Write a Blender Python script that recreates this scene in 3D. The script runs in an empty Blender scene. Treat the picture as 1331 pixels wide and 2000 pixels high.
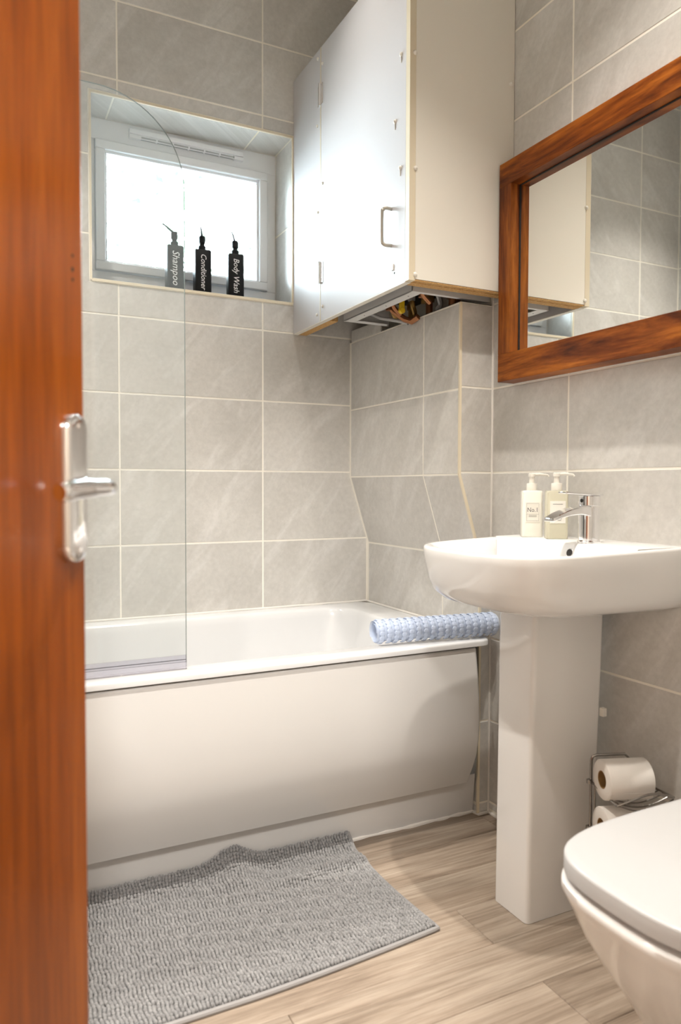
import bpy, bmesh, math, random
from mathutils import Vector, Matrix
import numpy as np
random.seed(7); np.random.seed(7)
S = bpy.context.scene
C = S.collection

# ------------------------------------------------------------------ camera
cam = bpy.data.cameras.new('camera'); camo = bpy.data.objects.new('camera', cam); C.objects.link(camo)
cam.sensor_fit = 'VERTICAL'; cam.sensor_height = 36.0; cam.lens = 1433.17 / 2000 * 36.0
YAW, PIT, ROL = .4637, .0348, .0029
fw = Vector((math.sin(YAW)*math.cos(PIT), math.cos(YAW)*math.cos(PIT), -math.sin(PIT)))
rt = Vector((math.cos(YAW), -math.sin(YAW), 0)); up = rt.cross(fw)
r2 = rt*math.cos(ROL)+up*math.sin(ROL); u2 = -rt*math.sin(ROL)+up*math.cos(ROL)
M = Matrix((r2, u2, -fw)).transposed().to_4x4(); M.translation = Vector((0, 0, 1.001))
camo.matrix_world = M
cam.clip_start = .02
cam.dof.use_dof = True; cam.dof.focus_distance = 2.15; cam.dof.aperture_fstop = 3.2
S.camera = camo

# ------------------------------------------------------------------ world, lights, exposure
w = bpy.data.worlds.new('sky'); S.world = w; w.use_nodes = True
wb = w.node_tree.nodes['Background']; wb.inputs[0].default_value = (.80, .91, 1, 1); wb.inputs[1].default_value = 48.0
S.view_settings.view_transform = 'Standard'; S.view_settings.look = 'None'
S.view_settings.exposure = 0.10; S.view_settings.gamma = 1.0; S.view_settings.use_curve_mapping = False
CEIL = 2.88
def spot(x, y, power, col=(1, .935, .85), size=88, blend=1.0, tilt=(0, 0)):
    l = bpy.data.lights.new('downlight', 'SPOT'); l.energy = power; l.color = col
    l.spot_size = math.radians(size); l.spot_blend = blend; l.shadow_soft_size = .022
    o = bpy.data.objects.new('downlight', l); C.objects.link(o); o.location = (x, y, CEIL-.02)
    o.rotation_euler = (math.radians(tilt[0]), math.radians(tilt[1]), 0)
    return o
spot(.89, 1.0, 142); spot(.02, 1.0, 160); spot(.78, 1.90, 26); spot(.02, 1.92, 135)
hl = bpy.data.lights.new('hall_fill', 'AREA'); hl.energy = 68; hl.color = (1, .95, .90); hl.shape = 'DISK'; hl.size = .35  # unseen fill lamp, added behind the camera to brighten the room
ho = bpy.data.objects.new('hall_fill', hl); C.objects.link(ho); ho.location = (-.15, -.9, 2.45); ho.rotation_euler = (math.radians(35), 0, 0)
pt = bpy.data.lights.new('window_portal', 'AREA'); pt.shape = 'RECTANGLE'; pt.size = .56; pt.size_y = .36; pt.cycles.is_portal = True
po = bpy.data.objects.new('window_portal', pt); C.objects.link(po); po.location = (.70, 2.76, 1.955)
po.rotation_euler = (math.radians(-90), 0, 0)

# ------------------------------------------------------------------ materials
def mat(name, base=(.8, .8, .8), rough=.5, metal=0., **kw):
    m = bpy.data.materials.new(name); m.use_nodes = True
    b = m.node_tree.nodes['Principled BSDF']
    b.inputs['Base Color'].default_value = (*base, 1); b.inputs['Roughness'].default_value = rough
    b.inputs['Metallic'].default_value = metal
    for k, v in kw.items():
        b.inputs[k.replace('_', ' ')].default_value = v
    return m
def nd(m, t, **kw):
    n = m.node_tree.nodes.new(t)
    for k, v in kw.items():
        if k.startswith('i_'):
            n.inputs[int(k[2:])].default_value = v
        else: setattr(n, k, v)
    return n
def lk(m, a, ai, b, bi): m.node_tree.links.new(a.outputs[ai], b.inputs[bi])
def ramp(m, stops):
    n = nd(m, 'ShaderNodeValToRGB'); e = n.color_ramp.elements
    while len(e) < len(stops): e.new(.5)
    for i, (p, c) in enumerate(stops):
        e[i].position = p; e[i].color = (*c, 1)
    return n
def coords(m, rand=True, use='pos'):
    if use == 'pos':
        g = nd(m, 'ShaderNodeNewGeometry'); out = (g, 'Position')
    else:
        g = nd(m, 'ShaderNodeTexCoord'); out = (g, 'Object')
    if not rand: return out
    oi = nd(m, 'ShaderNodeObjectInfo'); mu = nd(m, 'ShaderNodeMath', operation='MULTIPLY'); mu.inputs[1].default_value = 37
    lk(m, oi, 'Random', mu, 0)
    ad = nd(m, 'ShaderNodeVectorMath', operation='ADD'); lk(m, out[0], out[1], ad, 0); lk(m, mu, 0, ad, 1)
    return (ad, 0)
def bump(m, src, so, strength=.2, dist=.002):
    b = nd(m, 'ShaderNodeBump'); b.inputs['Strength'].default_value = strength; b.inputs['Distance'].default_value = dist
    lk(m, src, so, b, 'Height'); lk(m, b, 0, m.node_tree.nodes['Principled BSDF'], 'Normal')
def noise(m, vec, scale, detail=4, rough=.55, sc3=None, rot=None, dist=0.):
    n = nd(m, 'ShaderNodeTexNoise'); n.inputs['Scale'].default_value = scale; n.inputs['Detail'].default_value = detail
    n.inputs['Roughness'].default_value = rough; n.inputs['Distortion'].default_value = dist
    if sc3 or rot:
        mp = nd(m, 'ShaderNodeMapping')
        if sc3: mp.inputs['Scale'].default_value = sc3
        if rot:
            mr = nd(m, 'ShaderNodeMapping'); mr.inputs['Rotation'].default_value = rot; lk(m, vec[0], vec[1], mr, 0); vec = (mr, 0)
        lk(m, vec[0], vec[1], mp, 0); lk(m, mp, 0, n, 'Vector')
    else: lk(m, vec[0], vec[1], n, 'Vector')
    return n
def mixc(m, a, ao, b, bo, f=None, fo=0, fac=.5, mode='MIX'):
    n = nd(m, 'ShaderNodeMix', data_type='RGBA', blend_type=mode); n.inputs[0].default_value = fac
    if f: lk(m, f, fo, n, 0)
    for src, o, k in ((a, ao, 6), (b, bo, 7)):
        if isinstance(src, tuple): n.inputs[k].default_value = (*src, 1)
        else: lk(m, src, o, n, k)
    return n
def P(m): return m.node_tree.nodes['Principled BSDF']

# stone-look wall tile
TILE = mat('stone_tile', rough=.33)
g = nd(TILE, 'ShaderNodeNewGeometry'); sp = nd(TILE, 'ShaderNodeSeparateXYZ'); lk(TILE, g, 'Position', sp, 0)
ad = nd(TILE, 'ShaderNodeMath', operation='SUBTRACT'); lk(TILE, sp, 0, ad, 0); lk(TILE, sp, 1, ad, 1)
cb = nd(TILE, 'ShaderNodeCombineXYZ'); lk(TILE, ad, 0, cb, 0); lk(TILE, sp, 2, cb, 1)
oi = nd(TILE, 'ShaderNodeObjectInfo'); mu = nd(TILE, 'ShaderNodeMath', operation='MULTIPLY'); mu.inputs[1].default_value = 23
lk(TILE, oi, 'Random', mu, 0); av = nd(TILE, 'ShaderNodeVectorMath', operation='ADD'); lk(TILE, cb, 0, av, 0); lk(TILE, mu, 0, av, 1)
n1 = noise(TILE, (av, 0), 3.0, 6, .6)
n2 = noise(TILE, (av, 0), 3.2, 5, .6, sc3=(4.0, 1.0, 1), rot=(0, 0, math.radians(36)), dist=.7)
n3 = noise(TILE, (av, 0), 60, 5, .7)
c1 = ramp(TILE, [(.30, (.555, .535, .498)), (.70, (.675, .655, .618))]); lk(TILE, n1, 0, c1, 0)
f2 = ramp(TILE, [(.50, (0, 0, 0)), (.68, (1, 1, 1))]); lk(TILE, n2, 0, f2, 0)
fm = nd(TILE, 'ShaderNodeMath', operation='MULTIPLY'); fm.inputs[1].default_value = .5; lk(TILE, f2, 0, fm, 0)
c2 = mixc(TILE, c1, 0, (.78, .765, .74), 0, fm, 0)
f3 = ramp(TILE, [(.3, (.91, .91, .91)), (.7, (1.05, 1.05, 1.05))]); lk(TILE, n3, 0, f3, 0)
c3 = mixc(TILE, c2, 2, f3, 0, fac=1, mode='MULTIPLY')
hs = nd(TILE, 'ShaderNodeHueSaturation'); rr = nd(TILE, 'ShaderNodeMapRange'); rr.inputs[3].default_value = .95; rr.inputs[4].default_value = 1.05
lk(TILE, oi, 'Random', rr, 0); lk(TILE, rr, 0, hs, 'Value'); lk(TILE, c3, 2, hs, 'Color'); lk(TILE, hs, 0, P(TILE), 'Base Color')
bump(TILE, n3, 0, .22, .0012)
GROUT = mat('grout', rough=.85)
v = coords(GROUT, False); n = noise(GROUT, v, 2.2, 3); n.inputs['Scale'].default_value = 2.2
c = ramp(GROUT, [(.58, (.93, .89, .80)), (.78, (.78, .69, .48))]); lk(GROUT, n, 0, c, 0); lk(GROUT, c, 0, P(GROUT), 'Base Color')
BEAD = mat('edge_bead', (.80, .71, .54), .5)
def wood(name, stops, sc3, rough=.3, scale=6, coat=0., sc2=None, bmp=.1):
    m = mat(name, rough=rough, Specular_IOR_Level=.2); v = coords(m, True)
    a = noise(m, v, scale, 6, .6, sc3=sc3, dist=.6)
    b = noise(m, v, scale*6, 5, .65, sc3=sc3)
    cr = ramp(m, stops); lk(m, a, 0, cr, 0)
    dr = ramp(m, [(.35, (.74, .70, .66)), (.62, (1.06, 1.06, 1.06))]); lk(m, b, 0, dr, 0)
    mx = mixc(m, cr, 0, dr, 0, fac=1, mode='MULTIPLY'); lk(m, mx, 2, P(m), 'Base Color')
    if coat: P(m).inputs['Coat Weight'].default_value = coat; P(m).inputs['Coat Roughness'].default_value = .12
    bump(m, b, 0, bmp, .001)
    return m
DOOR = wood('varnished_mahogany', [(.3, (.155, .033, .002)), (.5, (.24, .055, .003)), (.72, (.34, .089, .006))], (3.2, 3.2, .16), .28, 5, .2, bmp=.03)
WALX = wood('walnut_long', [(.34, (.06, .014, .003)), (.45, (.18, .043, .005)), (.64, (.42, .13, .014))], (1, .5, 4.4), .38, 5)
WALV = wood('walnut_upright', [(.34, (.06, .014, .004)), (.48, (.19, .048, .007)), (.66, (.42, .14, .02))], (3.4, 3.4, .45), .38, 5)
PLANK = mat('vinyl_plank', rough=.42)
v = coords(PLANK, True); a = noise(PLANK, v, 3.4, 6, .62, sc3=(.35, 4.2, 1), dist=.8); b = noise(PLANK, v, 14, 6, .7, sc3=(.22, 6.5, 1), dist=.3)
cr = ramp(PLANK, [(.28, (.155, .112, .080)), (.48, (.32, .254, .196)), (.70, (.43, .36, .29))]); lk(PLANK, a, 0, cr, 0)
dr = ramp(PLANK, [(.34, (.66, .63, .60)), (.60, (1.08, 1.08, 1.08))]); lk(PLANK, b, 0, dr, 0)
mx = mixc(PLANK, cr, 0, dr, 0, fac=1, mode='MULTIPLY')
hs = nd(PLANK, 'ShaderNodeHueSaturation'); oi = nd(PLANK, 'ShaderNodeObjectInfo'); rr = nd(PLANK, 'ShaderNodeMapRange')
rr.inputs[3].default_value = .91; rr.inputs[4].default_value = 1.06; lk(PLANK, oi, 'Random', rr, 0); lk(PLANK, rr, 0, hs, 'Value')
lk(PLANK, mx, 2, hs, 'Color'); lk(PLANK, hs, 0, P(PLANK), 'Base Color'); bump(PLANK, b, 0, .15, .001)
ACRY = mat('white_acrylic', (.69, .695, .70), .13)
PANL = mat('panel_acrylic', (.63, .62, .605), .22)
CERA = mat('white_ceramic', (.80, .79, .775), .07, Coat_Weight=.4)
LID = mat('lid_plastic', (.53, .53, .53), .3)
LAMI = mat('white_laminate', (.585, .570, .575), .45, Specular_IOR_Level=.22)
LAMC = mat('cream_laminate', (.80, .765, .685), .42)
EDGE = mat('cream_edging', (.70, .62, .47), .5)
CHIP = mat('chipboard', (.55, .32, .11), .8)
v = coords(CHIP, False); n = noise(CHIP, v, 180, 4, .8); c = ramp(CHIP, [(.35, (.40, .20, .06)), (.65, (.68, .44, .18))]); lk(CHIP, n, 0, c, 0); lk(CHIP, c, 0, P(CHIP), 'Base Color')
CHRO = mat('chrome', (.86, .86, .87), .07, 1.)
NICK = mat('brushed_nickel', (.50, .46, .40), .32, 1.)
WIRE = mat('wire_chrome', (.34, .32, .30), .25, 1.)
UPVC = mat('white_upvc', (.87, .89, .91), .3)
PLAS = mat('white_plastic', (.80, .77, .70), .4)
PAINT = mat('painted_plaster', (.62, .56, .49), .85)
CPAINT = mat('ceiling_paint', (.80, .78, .74), .9)
MIRR = mat('mirror_glass', (.93, .95, .94), .015, 1.)
BLACK = mat('black_plastic', (.006, .007, .008), .5, Specular_IOR_Level=.25)
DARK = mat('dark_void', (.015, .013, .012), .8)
WHITE = mat('white_ink', (.85, .85, .85), .6)
INK = mat('dark_ink', (.10, .10, .10), .6)
SEAL = mat('white_sealant', (.80, .77, .72), .4)
CARD = mat('cardboard_core', (.30, .17, .06), .8)
PAPER = mat('toilet_paper', (.80, .765, .72), .9)
v = coords(PAPER, False); n = noise(PAPER, v, 300, 2); bump(PAPER, n, 0, .2, .0008)
COPP = mat('copper_pipe', (.42, .19, .09), .42, .8)
BRAS = mat('brass_fitting', (.40, .25, .08), .4, .8)
YELL = mat('yellow_plastic', (.80, .55, .02), .4)
GREYM = mat('boiler_metal', (.42, .42, .42), .5, .3)
LOTW = mat('white_lotion_bottle', (.84, .82, .74), .28)
LOTG = mat('clear_green_bottle', (.80, .77, .61), .15, Transmission_Weight=.35, IOR=1.35)
LABL = mat('paper_label', (.84, .81, .74), .7)
HEM = mat('grey_hem', (.30, .29, .285), .9)
CHEN = mat('chenille', (.40, .385, .37), .95, Sheen_Weight=.15)
v = coords(CHEN, False); n = noise(CHEN, v, 90, 3, .8); c = ramp(CHEN, [(.3, (.175, .173, .172)), (.7, (.34, .337, .335))]); lk(CHEN, n, 0, c, 0); lk(CHEN, c, 0, P(CHEN), 'Base Color')
n = noise(CHEN, v, 600, 3, .8); bump(CHEN, n, 0, .5, .0015)
LEAF = mat('garden_leaf', (.035, .06, .03), .7)
BARK = mat('bark', (.20, .15, .10), .9)
BOUNCE = mat('bounce_pale', (.72, .72, .70), .95)  # pale so the ground outside bounces skylight
BRICK = mat('outer_wall', (.45, .35, .28), .9)
def clear(name, tint, haze, hazecol, refl=1.0, ior=1.5):
    m = bpy.data.materials.new(name); m.use_nodes = True; nt = m.node_tree; nt.nodes.clear()
    out = nt.nodes.new('ShaderNodeOutputMaterial'); tr = nt.nodes.new('ShaderNodeBsdfTransparent'); tr.inputs[0].default_value = (*tint, 1)
    gl = nt.nodes.new('ShaderNodeBsdfGlossy'); gl.inputs['Roughness'].default_value = .03
    fr = nt.nodes.new('ShaderNodeFresnel'); fr.inputs[0].default_value = ior
    di = nt.nodes.new('ShaderNodeBsdfDiffuse'); di.inputs[0].default_value = (*hazecol, 1)
    tl = nt.nodes.new('ShaderNodeBsdfTranslucent'); tl.inputs[0].default_value = (*hazecol, 1)
    a = nt.nodes.new('ShaderNodeMixShader'); a.inputs[0].default_value = .6; nt.links.new(di.outputs[0], a.inputs[1]); nt.links.new(tl.outputs[0], a.inputs[2])
    h = nt.nodes.new('ShaderNodeMixShader'); h.inputs[0].default_value = haze; nt.links.new(tr.outputs[0], h.inputs[1]); nt.links.new(a.outputs[0], h.inputs[2])
    x = nt.nodes.new('ShaderNodeMixShader'); nt.links.new(fr.outputs[0], x.inputs[0]); nt.links.new(h.outputs[0], x.inputs[1]); nt.links.new(gl.outputs[0], x.inputs[2])
    nt.links.new(x.outputs[0], out.inputs[0]); return m
GLASS = clear('screen_glass', (.985, .995, .995), .045, (.80, .88, .88))
PANE = clear('window_glass', (.97, 1, .99), .01, (.8, .9, .9))
SEALC = clear('seal_plastic', (.95, .945, .985), .12, (.74, .72, .86))
MATP = mat('blue_vinyl', (.60, .69, .86), .16, Alpha=.62, Specular_IOR_Level=.4)

# ------------------------------------------------------------------ mesh helpers
class MB:
    def __init__(s): s.v = []; s.f = []
    def add(s, vs, fs):
        o = len(s.v); s.v += [tuple(q) for q in vs]; s.f += [tuple(i+o for i in q) for q in fs]; return s
    def box(s, x0, x1, y0, y1, z0, z1):
        x0, x1 = min(x0, x1), max(x0, x1); y0, y1 = min(y0, y1), max(y0, y1); z0, z1 = min(z0, z1), max(z0, z1)
        return s.add([(x0, y0, z0), (x1, y0, z0), (x1, y1, z0), (x0, y1, z0), (x0, y0, z1), (x1, y0, z1), (x1, y1, z1), (x0, y1, z1)],
                     [(3, 2, 1, 0), (4, 5, 6, 7), (0, 1, 5, 4), (1, 2, 6, 5), (2, 3, 7, 6), (3, 0, 4, 7)])
    def loft(s, loops, cap0=True, cap1=True, closed=True):
        n = len(loops[0]); vs = [p for l in loops for p in l]; fs = []
        for k in range(len(loops)-1):
            for i in range(n if closed else n-1):
                j = (i+1) % n; fs.append((k*n+i, k*n+j, (k+1)*n+j, (k+1)*n+i))
        if cap0: fs.append(tuple(reversed(range(n))))
        if cap1: fs.append(tuple(range((len(loops)-1)*n, len(loops)*n)))
        return s.add(vs, fs)
    def tube(s, pts, r, n=10, cap=True, closed=False):
        pts = [Vector(q) for q in pts]; loops = []; N = len(pts); ref = None
        rs = r if isinstance(r, (list, tuple)) else [r]*N
        for i, q in enumerate(pts):
            if closed: t = (pts[(i+1) % N]-pts[i-1])
            else: t = pts[min(i+1, N-1)]-pts[max(i-1, 0)]
            t.normalize()
            if ref is None:
                ref = Vector((0, 0, 1)) if abs(t.z) < .9 else Vector((1, 0, 0))
                ref = (ref-t*ref.dot(t)).normalized()
            else: ref = (ref-t*ref.dot(t)).normalized()
            b = t.cross(ref)
            loops.append([q+(ref*math.cos(2*math.pi*k/n)+b*math.sin(2*math.pi*k/n))*rs[i] for k in range(n)])
        if closed: loops.append(loops[0]); return s.loft(loops, False, False)
        return s.loft(loops, cap, cap)
    def lathe(s, prof, c=(0, 0, 0), axis=Vector((0, 0, 1)), n=24, cap=True):
        axis = Vector(axis).normalized(); a = Vector((1, 0, 0)) if abs(axis.x) < .9 else Vector((0, 1, 0))
        a = (a-axis*a.dot(axis)).normalized(); b = axis.cross(a); c = Vector(c)
        loops = [[c+axis*h+(a*math.cos(2*math.pi*k/n)+b*math.sin(2*math.pi*k/n))*r for k in range(n)] for r, h in prof]
        return s.loft(loops, cap, cap)
    def xf(s, Mx): s.v = [tuple(Mx @ Vector(q)) for q in s.v]; return s
    def build(s, name, material, parent=None, local=False, sharp=38, bevel=0, fixn=True):
        me = bpy.data.meshes.new(name); off = Vector((0, 0, 0))
        if parent is not None and not local:
            q = parent
            while q is not None: off += q.location; q = q.parent
        me.from_pydata([tuple(Vector(q)-off) for q in s.v], [], s.f)
        bm = bmesh.new(); bm.from_mesh(me)
        if fixn: bmesh.ops.recalc_face_normals(bm, faces=bm.faces)
        ca = math.cos(math.radians(sharp))
        for e in bm.edges:
            if len(e.link_faces) == 2: e.smooth = e.link_faces[0].normal.dot(e.link_faces[1].normal) > ca
        for f in bm.faces: f.smooth = True
        bm.to_mesh(me); bm.free(); me.materials.append(material)
        o = bpy.data.objects.new(name, me); C.objects.link(o)
        if parent is not None: o.parent = parent
        if bevel:
            b = o.modifiers.new('bevel', 'BEVEL'); b.width = bevel; b.segments = 2; b.limit_method = 'ANGLE'; b.angle_limit = math.radians(40)
        return o
def box(name, m, parent, *a, **k): return MB().box(*a).build(name, m, parent, **k)
def tag(o, label=None, cat=None, group=None, kind=None):
    for k, q in (('label', label), ('category', cat), ('group', group), ('kind', kind)):
        if q: o[k] = q
    return o
def thing(name, label, cat, loc=(0, 0, 0), group=None, rz=0):
    o = bpy.data.objects.new(name, None); C.objects.link(o); o.location = loc; o.rotation_euler = (0, 0, rz); o.empty_display_size = .05
    return tag(o, label, cat, group)
def spline(pts, k=6, closed=False):
    P_ = [Vector(q) for q in pts]; N = len(P_); out = []
    for i in range(N if closed else N-1):
        p0 = P_[(i-1) % N] if closed else P_[max(i-1, 0)]; p1 = P_[i]; p2 = P_[(i+1) % N] if closed else P_[i+1]
        p3 = P_[(i+2) % N] if closed else P_[min(i+2, N-1)]
        for j in range(k):
            t = j/k
            out.append(.5*((2*p1)+(-p0+p2)*t+(2*p0-5*p1+4*p2-p3)*t*t+(-p0+3*p1-3*p2+p3)*t**3))
    if not closed: out.append(P_[-1])
    return out
def rrect(x0, x1, y0, y1, r, z, k=6):
    out = []
    for cx, cy, a0 in ((x1-r, y1-r, 0), (x0+r, y1-r, 90), (x0+r, y0+r, 180), (x1-r, y0+r, 270)):
        for i in range(k+1):
            a = math.radians(a0+90*i/k); out.append((cx+r*math.cos(a), cy+r*math.sin(a), z))
    return out

# ------------------------------------------------------------------ room constants (metres, from the photograph's tile grid)
D = 2.50; XG = 1.4066; XL = -.33; Y0 = .337; TW = .5025; TH = .2525; Z0 = .803
XU = 1.287; XLO = 1.366; YF = 1.7876; YE = 1.9856; YH = 1.4712; XA = .4335
ZB = Z0-.018; ZR = Z0-.0112
WX0, WX1, WZ0, WZ1 = .350, 1.050, 1.672, 2.262; WD = 2.665   # window recess

def inset(poly, d):
    n = len(poly); A = sum(poly[i][0]*poly[(i+1) % n][1]-poly[(i+1) % n][0]*poly[i][1] for i in range(n))
    if A < 0: poly = poly[::-1]
    out = []
    for i in range(n):
        p0 = Vector(poly[i-1]); p1 = Vector(poly[i]); p2 = Vector(poly[(i+1) % n])
        e1 = (p1-p0).normalized(); e2 = (p2-p1).normalized(); n1 = Vector((-e1.y, e1.x)); n2 = Vector((-e2.y, e2.x))
        k = (n1+n2); k = k/max(k.length_squared, .2)*2
        out.append(tuple(p1+k*d))
    return out
def clip(poly, a, b, c):          # keep a*x+b*y<=c
    out = []
    for i in range(len(poly)):
        p, q = poly[i-1], poly[i]; dp = a*p[0]+b*p[1]-c; dq = a*q[0]+b*q[1]-c
        if dp <= 1e-9 and dq <= 1e-9: out.append(q)
        elif dp <= 1e-9 < dq or dq <= 1e-9 < dp:
            t = dp/(dp-dq); x = (p[0]+(q[0]-p[0])*t, p[1]+(q[1]-p[1])*t); out.append(x)
            if dq <= 1e-9: out.append(q)
    return out
def tile(parent, poly, o, u, v, nrm, name='tile', gap=.0025, m=None, proud=None):
    """one tile: polygon in the plane (o,u,v), face towards nrm"""
    if len(poly) < 3: return
    xs = [p[0] for p in poly]; ys = [p[1] for p in poly]
    if max(xs)-min(xs) < .012 or max(ys)-min(ys) < .012: return
    o = Vector(o); u = Vector(u); v = Vector(v); nrm = Vector(nrm)
    a = inset(poly, gap); b = inset(poly, gap+.0014)
    h = random.uniform(-.0003, .0003) if proud is None else proud
    f = lambda q, t: o+u*q[0]+v*q[1]+nrm*t
    MB().loft([[f(q, -.006) for q in a], [f(q, -.0014+h) for q in a], [f(q, h) for q in b]], True, True).build(name, m or TILE, parent)
def rect(a0, a1, b0, b1): return [(a0, b0), (a1, b0), (a1, b1), (a0, b1)]
def grid(parent, a0, a1, b0, b1, al, bl, o, u, v, nrm, hole=None):
    A = [a0]+[x for x in sorted(al) if a0+1e-4 < x < a1-1e-4]+[a1]; B = [b0]+[x for x in sorted(bl) if b0+1e-4 < x < b1-1e-4]+[b1]
    for i in range(len(A)-1):
        for j in range(len(B)-1):
            x0, x1, y0, y1 = A[i], A[i+1], B[j], B[j+1]
            if hole:
                hx0, hx1, hy0, hy1 = hole; ix0, ix1, iy0, iy1 = max(x0, hx0), min(x1, hx1), max(y0, hy0), min(y1, hy1)
                if ix0 < ix1 and iy0 < iy1:
                    L, R, Bt, T = ix0 <= x0+1e-6, ix1 >= x1-1e-6, iy0 <= y0+1e-6, iy1 >= y1-1e-6
                    if L and R and Bt and T: continue
                    if L and R and T: poly = rect(x0, x1, y0, iy0)
                    elif L and R and Bt: poly = rect(x0, x1, iy1, y1)
                    elif R and Bt and T: poly = rect(x0, ix0, y0, y1)
                    elif L and Bt and T: poly = rect(ix1, x1, y0, y1)
                    elif R and T: poly = [(x0, y0), (x1, y0), (x1, iy0), (ix0, iy0), (ix0, y1), (x0, y1)]
                    elif L and T: poly = [(x0, y0), (x1, y0), (x1, y1), (ix1, y1), (ix1, iy0), (x0, iy0)]
                    elif R and Bt: poly = [(x0, y0), (ix0, y0), (ix0, iy1), (x1, iy1), (x1, y1), (x0, y1)]
                    elif L and Bt: poly = [(ix1, y0), (x1, y0), (x1, y1), (x0, y1), (x0, iy1), (ix1, iy1)]
                    else: poly = rect(x0, x1, y0, y1)
                    tile(parent, poly, o, u, v, nrm); continue
            tile(parent, rect(x0, x1, y0, y1), o, u, v, nrm)
rows = [Z0+k*TH for k in range(-4, 10)]; rrows = [ZR+k*TH for k in range(-4, 10)]; brows = [ZB+k*TH for k in range(-4, 10)]
GD = .0012                         # grout lies this far behind the tile faces

# ------------------------------------------------------------------ walls
def struct(o): o['kind'] = 'structure'; return o
mb = MB()                          # back wall with the window hole, 0.22 m thick
for a in ((XL-.1, WX0, 0, CEIL), (WX1, XG+.1, 0, CEIL), (WX0, WX1, 0, WZ0), (WX0, WX1, WZ1, CEIL)):
    mb.box(a[0], a[1], D+GD, D+.26, a[2], a[3])
wall_back = struct(mb.build('wall_back', GROUT))
grid(wall_back, XL, XU+.079, .01, CEIL, [XA+k*TW for k in (-1, 0, 1)], rows, (0, D, 0), (1, 0, 0), (0, 0, 1), (0, -1, 0), hole=(WX0-.006, WX1+.004, WZ0-.010, WZ1+.008))
# window reveal tiles: soffit, right jamb, left jamb, sill
for a0, a1 in ((WX0, XA-.01), (XA-.01, XA+TW-.012), (XA+TW-.012, WX1)):
    tile(wall_back, rect(a0, a1, D+.004, WD), (0, 0, WZ1), (1, 0, 0), (0, 1, 0), (0, 0, -1), 'tile', proud=.001)
for b0, b1 in ((WZ0, rows[7]+.012), (rows[7]+.012, rows[8]+.14), (rows[8]+.14, WZ1)):
    tile(wall_back, rect(D+.004, WD, b0, b1), (WX1, 0, 0), (0, 1, 0), (0, 0, 1), (-1, 0, 0), 'tile', proud=.001)
    tile(wall_back, rect(D+.004, WD, b0, b1), (WX0, 0, 0), (0, 1, 0), (0, 0, 1), (1, 0, 0), 'tile', proud=.001)
sill = box('window_sill', UPVC, wall_back, WX0+.001, WX1-.001, D-.001, WD+.005, WZ0-.005, WZ0, bevel=.001)
mb = MB()                          # cream edging bead around the recess
mb.box(WX0-.005, WX0+.001, D-.003, D+.003, WZ0-.006, WZ1+.007); mb.box(WX1-.001, WX1+.004, D-.003, D+.003, WZ0-.006, WZ1+.007)
mb.box(WX0, WX1, D-.003, D+.003, WZ1-.001, WZ1+.007); mb.box(WX0, WX1, D-.003, D+.003, WZ0-.010, WZ0-.001)
mb.build('edging_bead', BEAD, wall_back)
wall_right = struct(box('wall_right', GROUT, None, XG+GD, XG+.12, -1.3, D+.26, 0, CEIL))
grid(wall_right, Y0, YF, .01, CEIL, [YH-k*TW for k in range(3)], rrows, (XG, 0, 0), (0, 1, 0), (0, 0, 1), (-1, 0, 0))
wall_left = struct(box('wall_left', GROUT, None, XL-.12, XL-GD, Y0-.1, D+.26, 0, CEIL))
grid(wall_left, Y0, D, .01, CEIL, [D-.30-k*TW for k in range(5)], rows, (XL, 0, 0), (0, 1, 0), (0, 0, 1), (1, 0, 0))
mb = MB(); mb.box(.47, XG+GD, Y0-.10, Y0, 0, CEIL); mb.box(XL-GD, .47, Y0-.10, Y0, 2.06, CEIL)
wall_front = struct(mb.build('wall_front', PAINT))
struct(box('wall_hall_left', PAINT, None, -1.1, -1.0, -1.4, Y0-.10, 0, CEIL))
struct(box('wall_hall_far', PAINT, None, -1.0, XG+.12, -1.4, -1.3, 0, CEIL))
struct(MB().box(-1.0, XL-.12, Y0-.10, Y0, 0, CEIL).build('wall_hall_side', PAINT))
struct(box('ceiling', CPAINT, None, -1.1, XG+.12, -1.4, D+.26, CEIL, CEIL+.08))
mb = MB(); mb.box(.455, .47, Y0-.11, Y0+.002, 0, 2.06); mb.box(XL-GD, XL+.012, Y0-.13, Y0+.0, 0, 2.06); mb.box(XL, .47, Y0-.11, Y0+.002, 2.045, 2.06)
struct(mb.build('trim_1', mat('gloss_paint', (.78, .76, .72), .3)))
# boxed-in pipe chase in the corner
box_poly = [(XU+GD, 1.545), (XU+GD, ZB+TH), (XLO+GD, ZB), (XLO+GD, 0), (XG, 0), (XG, 1.545)]
yb0 = YF+GD
mb = MB(); mb.loft([[(x, yb0, z) for x, z in box_poly], [(x, D, z) for x, z in box_poly]])
boxing = struct(mb.build('wall_boxing', GROUT))
for a0, a1 in ((YF, YE), (YE, YE+TW)):
    for k in (1, 2):
        tile(boxing, rect(a0, a1, brows[4+k], brows[5+k]-(.0 if k == 1 else .0)), (XU, 0, 0), (0, 1, 0), (0, 0, 1), (-1, 0, 0))
tile(boxing, [(2.262, 1.5435), (2.488, 1.5435), (2.488, 1.592), (2.33, 1.589), (2.262, 1.574)], (XU, 0, 0), (0, 1, 0), (0, 0, 1), (-1, 0, 0))
sl = Vector((XLO-XU, 0, ZB-(ZB+TH))); ln = sl.length; sd = sl.normalized(); sn = Vector((-TH, 0, -(XLO-XU))).normalized()
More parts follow.
